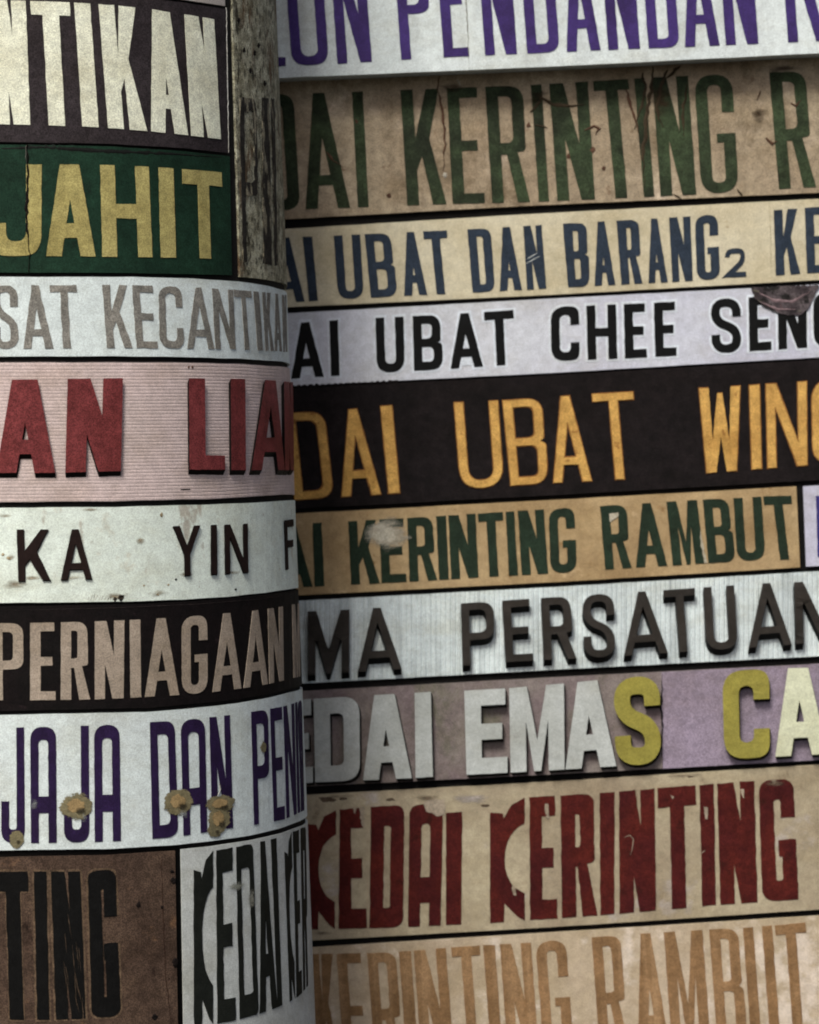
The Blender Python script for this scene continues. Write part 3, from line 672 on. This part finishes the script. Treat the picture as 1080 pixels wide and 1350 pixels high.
# green sign
green = mat('deep_green_board', (34, 74, 54), (28, 62, 46), mott=9, mamt=1, stain=((26, 40, 34), 14, .60, .1, .6), grain=.14)
olive = mat('olive_yellow_paint', (172, 160, 92), (158, 146, 80), mott=12, mamt=1, grain=.12, stain=((104, 92, 56), 30, .72, .1, 1))
LT = [('J', -12, 55, -12, 54.5, {'rnd': .8}), ('A', 59, 124, 61, 126), ('H', 132, 196, 135, 201), ('I', 209, 228.5, 212, 232), ('T', 240, 292, 244, 295)]
c2, oc2 = sign(CL, 'deep green sign with olive yellow letters and a dark crack, on the column', [(0, 190.5), (148, 193), (240, 199), (303, 206)], [(0, 359.5), (150, 359.5), (305.6, 362.6)], 0, (303, 306), .004, green,
     [(45, 217), (90, 217), (165, 218), (219, 221), (266, 225.5), (300, 228)], [(0, 337.5), (93, 337.5), (168, 339), (222, 339.5), (270, 341), (300, 342)], LT, olive, s=20, b=19, style='bold', extl=EL)
dk = mat('dark_crack', (30, 26, 24), (46, 34, 30), mott=40)
ribbon(c2, CL, [(36, 190), (37, 240), (36, 290), (39, 340), (38, 359)], 4.2, .0049, .0012, dk, oc2, 'crack')
ribbon(c2, CL, [(34, 192), (35, 218)], 1.6, .0049, .0012, mat('grey_edge', (120, 120, 112)), oc2, 'crack', seed=4)
ribbon(c2, CL, [(0, 196), (60, 194), (130, 199), (210, 202), (290, 207)], 10, .004, .0004, mat('soot_band', (30, 34, 32), (40, 46, 42), mott=40), oc2, 'soot_band', seed=2)  # darker band along the top of the green sign
# worn stone strip
stone = mat('weathered_stone', (172, 170, 146), (136, 132, 108), mott=40, mamt=1.4, stain=((80, 76, 60), 130, .53, .07, .5), stains=[((112, 80, 50), 22, .54, .1, .3), ((164, 160, 140), 80, .60, .05, .4), ((58, 54, 46), 34, .60, .06, .3)], grain=.28, bump=1.0, bscale=180)
stdk = mat('carved_dark_stone', (72, 68, 64), (56, 52, 48), mott=50, mamt=1, stain=((150, 142, 118), 60, .54, .05, .25), grain=.25, bump=.9, bscale=200)
c3, oc3 = sign(CL, 'narrow weathered stone strip with worn dark letters at the right of the column', [(306, -60), (340, -55), (362, -48)], [(317, 365), (345, 367.5), (374, 373)], (304.5, 317), (358, 374), .005, stone, extr=.25,
     ltop=[(300, 128), (360, 130)], lbot=[(300, 344), (340, 346), (370, 351)], letters=[('P', 316, 337, 320, 342), ('I', 345, 354, 347, 358), ('I', 357, 361, 362, 366)], lmat=stdk, s=9, b=18, jit=1.3, depth=.0012)
for i, (x, y) in enumerate([(315, 27), (330, 93), (341, 60), (322, 66), (336, 70), (349, 110)]): blob(c3, CL, x, y, 2, 3.4, .005, .0009, dk, oc3, 'pit', seed=i)
# grey on white
white4 = mat('cool_white_board', (208, 220, 220), (196, 208, 210), mott=7, grain=.06, stain=((176, 178, 182), 20, .68, .1, 1))
grey4 = mat('warm_grey_paint', (140, 136, 128), (124, 122, 116), mott=16, mamt=1, grain=.16, wear=((186, 190, 188), 30, .68))
LT = [('S', -10, 23, -9, 25), ('A', 27, 66, 31.5, 70.5), ('T', 66, 101, 71, 106), ('K', 135, 168.5, 141, 175), ('E', 174, 202, 180, 208), ('C', 208.5, 239, 211, 243), ('A', 243, 279, 247, 282.5), ('N', 279.5, 307, 284, 310.5),
      ('T', 308, 331, 313.5, 337), ('I', 334, 341, 339.5, 346.5), ('K', 345.5, 356.5, 350, 361), ('A', 359.5, 369, 362, 371.5), ('N', 372, 377, 373.5, 378.5)]
sign(CL, 'cool white sign with thin grey letters on the column', [(0, 365), (170, 365), (250, 367), (315, 371), (350, 376), (372, 382)], [(0, 470), (150, 469.5), (240, 470.5), (320, 473), (378, 477)], 0, 374, .004, white4,
     [(0, 376), (100, 376), (150, 375.5), (190, 376), (225, 377.5), (255, 379), (290, 381), (320, 382.5), (350, 385.5), (375, 389)], [(0, 459.6), (100, 459.6), (157, 458.5), (265, 459.6), (325, 461), (370, 463.5)], LT, grey4, s=10, b=9, jit=.5, extl=EL, extr=ER)
# red raised on pink
pink = mat('pink_ribbed_board', (194, 174, 172), (184, 166, 162), mott=8, mamt=1, grain=.07, stain=((156, 134, 130), 24, .66, .08, .4))
redl = mat('raised_red_letter', (146, 62, 64), (128, 52, 54), mott=12, mamt=.8, grain=.16, rough=.5); reds = mat('maroon_letter_side', (36, 16, 20), rough=.6)  # side colour holds the dark shade under the red letters
LT = [('A', -5, 72, -4, 73), ('N', 89, 161, 86, 158.5), ('L', 246.5, 293, 247.5, 294), ('I', 301, 320, 302, 321), ('A', 328, 371, 328, 371.5), ('N', 370.5, 382, 372, 383.5)]
c5, oc5 = sign(CL, 'pink finely ribbed sign with big raised red letters on the column', [(0, 477.5), (240, 477.5), (320, 479.5), (379, 484)], [(0, 662), (150, 661), (290, 657.5), (388, 651)], 0, 378, .004, pink,
     [(0, 501), (60, 500.5), (125, 499), (250, 499), (310, 499.5), (350, 501), (380, 504)], [(0, 623.5), (70, 623.5), (125, 622), (250, 619), (310, 620), (350, 620), (380, 620)], LT, [redl, reds], s=26.5, b=19, depth=.0055, style='bold', rib=('h', 0.0054, .00035), drop=6.0, dside=.5, jit=.15, extl=EL, extr=ER)
ribbon(c5, CL, [(238, 645.5), (250, 645)], 3, .004, .0006, dk, oc5, 'scratch')
for x, y in ((249, 484), (254, 484)): blob(c5, CL, x, y, 1.2, 2.2, .004, .0006, rst, oc5, 'chip', seed=x, n=12)
# brown on white
white6 = mat('white_enamel_board', (214, 226, 216), (204, 216, 208), mott=6, grain=.05, stain=((180, 170, 146), 14, .58, .14, 1), stains=[((150, 134, 108), 46, .66, .08, 1), ((168, 160, 146), 24, .62, .1, .5)])
brn = mat('dark_brown_paint', (58, 40, 36), (48, 32, 30), mott=14, grain=.1, wear=((120, 90, 74), 40, .74)); brns = mat('brown_side', (34, 24, 22))
LT = [('K', 22.5, 65, 24.5, 67), ('A', 78, 120, 80, 121.5), ('Y', 227, 263, 228, 264), ('I', 277, 284.5, 277.5, 285.5), ('N', 295, 325, 296, 326), ('F', 374, 385, 376, 387)]
c6, oc6 = sign(CL, 'white sign with small spaced dark brown letters on the column', [(0, 669.3), (150, 668.5), (290, 664.5), (340, 662.5), (388, 659)], [(0, 795), (170, 793), (240, 790.5), (300, 786.7), (350, 781.5), (392, 775)], 0, 385, .004, white6,
     [(40, 698), (100, 698), (245, 693), (280, 692), (310, 691.5), (380, 685)], [(45, 765.5), (100, 764), (245, 758.5), (310, 756), (380, 750)], LT, [brn, brns], s=9, b=8.5, depth=.003, drop=1.5, dside=.6, jit=.25, extl=EL, extr=ER)
oc_ = mat('ochre_dirt', (150, 132, 96), (170, 154, 122), mott=60, grain=.2); gy_ = mat('grey_smudge', (150, 150, 142), (176, 178, 170), mott=80, grain=.2)
for i, (x, y, a, b_, m_) in enumerate([(160, 788, 5, 4, dk), (152, 790, 3, 3, dk), (213, 679, 1.6, 3, oc_), (232, 764, 1.5, 1.5, dk), (311, 777, 1.5, 1.5, dk), (12, 736, 3, 2.4, oc_), (4, 731, 2, 2, oc_), (190, 772, 1.5, 1.2, oc_), (208, 784, 2, 1.4, oc_), (222, 771, 1.6, 1.3, oc_)]):
    blob(c6, CL, x, y, a, b_, .004, .0007, m_, oc6, 'spot', seed=i*2.2, n=16)
for i in range(9): ribbon(c6, CL, [(118+i*3.6, 788-random.random()*5), (116+i*3.6, 791)], 2.4, .004, .0005, gy_, oc6, 'smudge', seed=i)
# beige on maroon black
maroon = mat('maroon_black_board', (38, 27, 29), (30, 24, 25), mott=12, grain=.2, bump=.3, stain=((52, 38, 42), 60, .64, .06, 1))
beige = mat('beige_paint', (164, 148, 132), (150, 136, 120), mott=12, grain=.10)
LT = [('P', -10, 31, -9, 31), ('E', 40, 73, 40, 73.5), ('R', 80.5, 117, 80, 119), ('N', 125, 164, 125, 163), ('I', 171, 185, 172, 186), ('A', 190, 234, 191, 236), ('G', 239.5, 273, 240, 273.5), ('A', 279, 317, 280, 318), ('A', 320, 351, 321, 353),
      ('N', 353, 372.6, 355, 374), ('M', 385, 394, 387, 395.5)]
c7, oc7 = sign(CL, 'maroon black sign with beige letters on the column', [(0, 799.5), (195, 796), (260, 792), (311, 788), (350, 784), (392, 778)], [(0, 937.5), (195, 933.5), (311, 923), (360, 914), (396, 904.5)], 0, 389, .004, maroon,
     [(15, 821.5), (56, 821), (98, 820), (145, 818.5), (178, 817), (212, 815.5), (256, 812), (300, 808.5), (337, 805), (363, 801.5), (390, 796)], [(10, 923), (56, 923), (98, 922.5), (145, 921.5), (178, 919.5), (212, 917.5), (256, 915), (300, 910), (337, 905), (363, 899.5), (390, 893)],
     LT, beige, s=13.5, b=11.5, jit=.18, extl=EL, extr=ER)
ribbon(c7, CL, [(0, 805), (150, 801.5), (260, 796.5), (340, 790), (386, 783)], 1.3, .004, .0004, mat('pale_groove', (62, 52, 52)), oc7, 'border_line')
# purple on white with torn spots
white8 = mat('blue_white_board', (200, 212, 212), (188, 198, 200), mott=6, grain=.06, stain=((166, 168, 172), 18, .66, .1, 1))
purp = mat('deep_purple_paint', (60, 38, 92), (52, 32, 80), mott=12, grain=.12)
LT = [('J', 2, 32, 2, 33), ('A', 40, 74, 41, 75), ('J', 84, 117, 84.5, 118), ('A', 124, 157.5, 125, 159.5), ('D', 197.5, 230, 201, 235), ('A', 238, 270, 242, 273), ('N', 276, 303, 280, 307), ('P', 331, 353, 335, 356), ('E', 356, 372, 361, 375.5),
      ('N', 373.5, 387.5, 378, 391), ('I', 389, 391.5, 393, 395.5), ('A', 393, 397.5, 397, 401)]
c8, oc8 = sign(CL, 'blue white sign with tall round topped purple letters and torn brown spots on the column', [(0, 942.6), (195, 938.7), (250, 934.5), (311, 927.8), (360, 919), (396, 909.5)], [(0, 1121), (150, 1119), (233, 1114), (290, 1107.5), (330, 1101.5), (370, 1092), (403, 1079.5)], 0, 396, .004, white8,
     [(25, 959), (57, 958), (100, 957), (140, 956), (214, 951), (254, 948), (290, 944.5), (342, 937), (364, 933), (381, 930), (395, 924)], [(20, 1111), (57, 1111.5), (100, 1110.5), (142, 1109.5), (218, 1105), (258, 1099.5), (293, 1093), (339, 1087), (372, 1081), (385, 1076), (397, 1070)],
     LT, purp, s=10.5, b=17, style='round', rnd=1.05, jit=.22, extl=EL, extr=ER)
torn = mat('torn_brown_paper', (158, 146, 108), (122, 114, 86), mott=90, mamt=1.4, stain=((66, 60, 48), 140, .56, .06, 1), grain=.3, bump=.5); core = mat('ochre_core', (186, 156, 96), (160, 126, 74), mott=120, mamt=1.4, grain=.2, bump=.5)
flk = mat('paper_fibre', (186, 188, 180), (150, 150, 140), mott=60)
for i, (x, y, a, b_) in enumerate([(101, 1063, 19, 16), (235, 1057, 17, 16), (22, 1106, 9, 11), (290, 1060, 17, 11), (288, 1080, 13, 18), (283, 1093, 9, 10), (347, 985, 4, 9)]):
    scuff(c8, CL, x, y, a, b_, .0052, (138, 128, 94), oc8, 1.12 if i < 6 else .95, 110, 'torn_patch', seed=i*3, hard=True)
    if i in (0, 1, 3, 4): scuff(c8, CL, x-1, y-1, a*.62, b_*.6, .0058, (170, 142, 92), oc8, 1.0, 150, 'ochre_core', seed=i*3+1, hard=True)
    if i < 6: scuff(c8, CL, x+a*.3, y+b_*.35, a*.45, b_*.35, .0064, (84, 76, 56), oc8, .70, 190, 'dark_fleck', seed=i*5+2)
ribbon(c8, CL, [(286, 1050), (290, 1040), (288, 1032)], 2.2, .0048, .0006, flk, oc8, 'paper_shred')
# bottom brown
brown9 = mat('brown_rusty_board', (106, 84, 68), (88, 68, 56), mott=7, mamt=1.2, stain=((54, 36, 30), 20, .60, .10, .7), stains=[((128, 94, 66), 16, .62, .1, 1), ((60, 30, 26), 60, .68, .05, .6)], grain=.2, bump=.4)
blk9 = mat('worn_black_paint', (18, 17, 18), (28, 24, 24), mott=20, grain=.2, wear=((78, 60, 50), 30, .76))
outl = mat('tan_ghost_outline', (118, 96, 74), (100, 80, 62), mott=20, grain=.2)
c9t = [(0, 1149), (60, 1149), (100, 1149), (135, 1147), (160, 1145)]; c9b = [(0, 1344), (60, 1344.5), (100, 1343.5), (140, 1341), (160, 1339)]
LT = [('T', -4, 37, 2, 43), ('I', 45, 61.5, 49, 65), ('N', 67, 106, 74, 113), ('G', 115.5, 152, 121, 159.5)]
c9, oc9 = sign(CL, 'rusty brown sign with heavy black letters at the bottom left of the column', [(0, 1130), (150, 1127), (232, 1121.5)], [(0, 1440), (150, 1437), (236, 1432)], 0, (231, 236), .004, brown9, c9t, c9b, LT, blk9, s=19, b=26, rnd=.75, jit=.5, style='bold', extl=EL)
for it in LT:
    ch, tl, tr, bl, br = it[:5]; e = 2.6
    letter(c9, CL, ch, [(tl-e, lin(c9t, tl)-e), (tr+e, lin(c9t, tr)-e), (br+e, lin(c9b, br)+e), (bl-e, lin(c9b, bl)+e)], .004, .0003, 19+2*e, 26+2*e, [outl], rnd=.75, style='bold', org=oc9, name='letter_outline', jit=.5)
for i, (x, y, a, b_) in enumerate([(229, 1161, 4, 4), (231, 1269, 4, 6), (204, 1341, 4, 4), (183, 1193, 3, 4), (214, 1196, 2, 2), (227, 1149, 3, 2)]): blob(c9, CL, x, y, a, b_, .004, .0012, dk, oc9, 'rust_hole', seed=i, n=20)
ribbon(c9, CL, [(213, 1128), (215, 1200), (218, 1280), (226, 1350), (230, 1400)], 2.2, .004, .0005, mat('rust_seam', (70, 46, 36)), oc9, 'seam')
for i in range(12):
    x = 82+random.random()*30; y = 1160+random.random()*160
    ribbon(c9, CL, [(x, y), (x+2+random.random()*4, y+20+random.random()*25)], 1.2, .0048, .0004, outl, oc9, 'scratch', seed=i)
# bottom white with green-black stencil
white10 = mat('grey_white_board', (186, 192, 190), (172, 176, 174), mott=7, grain=.06, stain=((150, 150, 148), 18, .66, .1, 1))
gb = mat('green_black_paint', (46, 50, 44), (38, 42, 38), mott=12, grain=.12, wear=((110, 112, 104), 30, .76))
LT = [('K', 255, 281, 256, 281), ('E', 285, 307, 286.5, 311), ('D', 311, 333, 316, 341, {'s': 9}), ('A', 339, 353, 342, 366, {'style': 'bold', 's': 11}), ('I', 357, 364, 366, 372), ('K', 374, 384, 382, 389), ('E', 386, 394, 391, 398), ('R', 396, 403, 400, 406)]
c10, oc10 = sign(CL, 'grey white sign with squeezed green black stencil letters at the bottom right of the column', [(239, 1120), (280, 1115.5), (330, 1108), (370, 1099), (403, 1087)], [(239, 1440), (330, 1428), (403, 1405)], (239, 244), (402, 409), .004, white10,
     [(265, 1123), (296, 1120), (322, 1114), (347, 1109), (360, 1106), (378, 1100), (390, 1095), (402, 1090)], [(262, 1352), (300, 1348), (328, 1340.6), (353, 1333), (368, 1327), (387, 1318), (397, 1310), (405, 1300)], LT, gb, s=11, b=30, style='round', rnd=.6, jit=.5, extr=ER)
scuff(c10, CL, 312, 1168, 13, 7, .0052, (140, 142, 130), oc10, .62, 110)
scuff(c10, CL, 331, 1185, 6, 18, .0052, (150, 150, 138), oc10, .62, 110, seed=4)
for x, y, a, b_ in ((45, 1060, 22, 30), (110, 1075, 20, 28), (240, 1070, 18, 26)): scuff(c8, CL, x, y, a, b_, .0052, (176, 182, 180), oc8, .15, 90, seed=x)
for x, y, a, b_ in ((20, 770, 34, 12), (45, 762, 26, 6), (100, 762, 26, 6), (245, 757, 26, 6), (310, 755, 24, 6), (185, 712, 14, 12), (150, 786, 40, 8), (208, 782, 26, 10), (8, 680, 18, 7), (120, 672, 30, 5), (15, 735, 12, 10)):
    scuff(c6, CL, x, y, a, b_, .0043, (166, 152, 126), oc6, .34, 80, seed=x)
for x, y, a, b_ in ((445, 1050, 40, 9), (905, 1022, 60, 8), (560, 1052, 40, 9), (620, 1052, 60, 16), (425, 1230, 30, 8), (1020, 1032, 26, 9)):
    scuff(r9, WL, x, y, a, b_, .0070, (132, 112, 92) if b_ < 12 else (176, 166, 160), o9, .36, 70, seed=x)
for x, y, a, b_ in ((870, 130, 34, 60), (710, 128, 36, 22), (1030, 90, 60, 12), (600, 115, 40, 14), (1000, 150, 20, 30)):
    scuff(r2, WL, x, y, a, b_, .0070, (84, 66, 46), o2, .34, 60, seed=x)
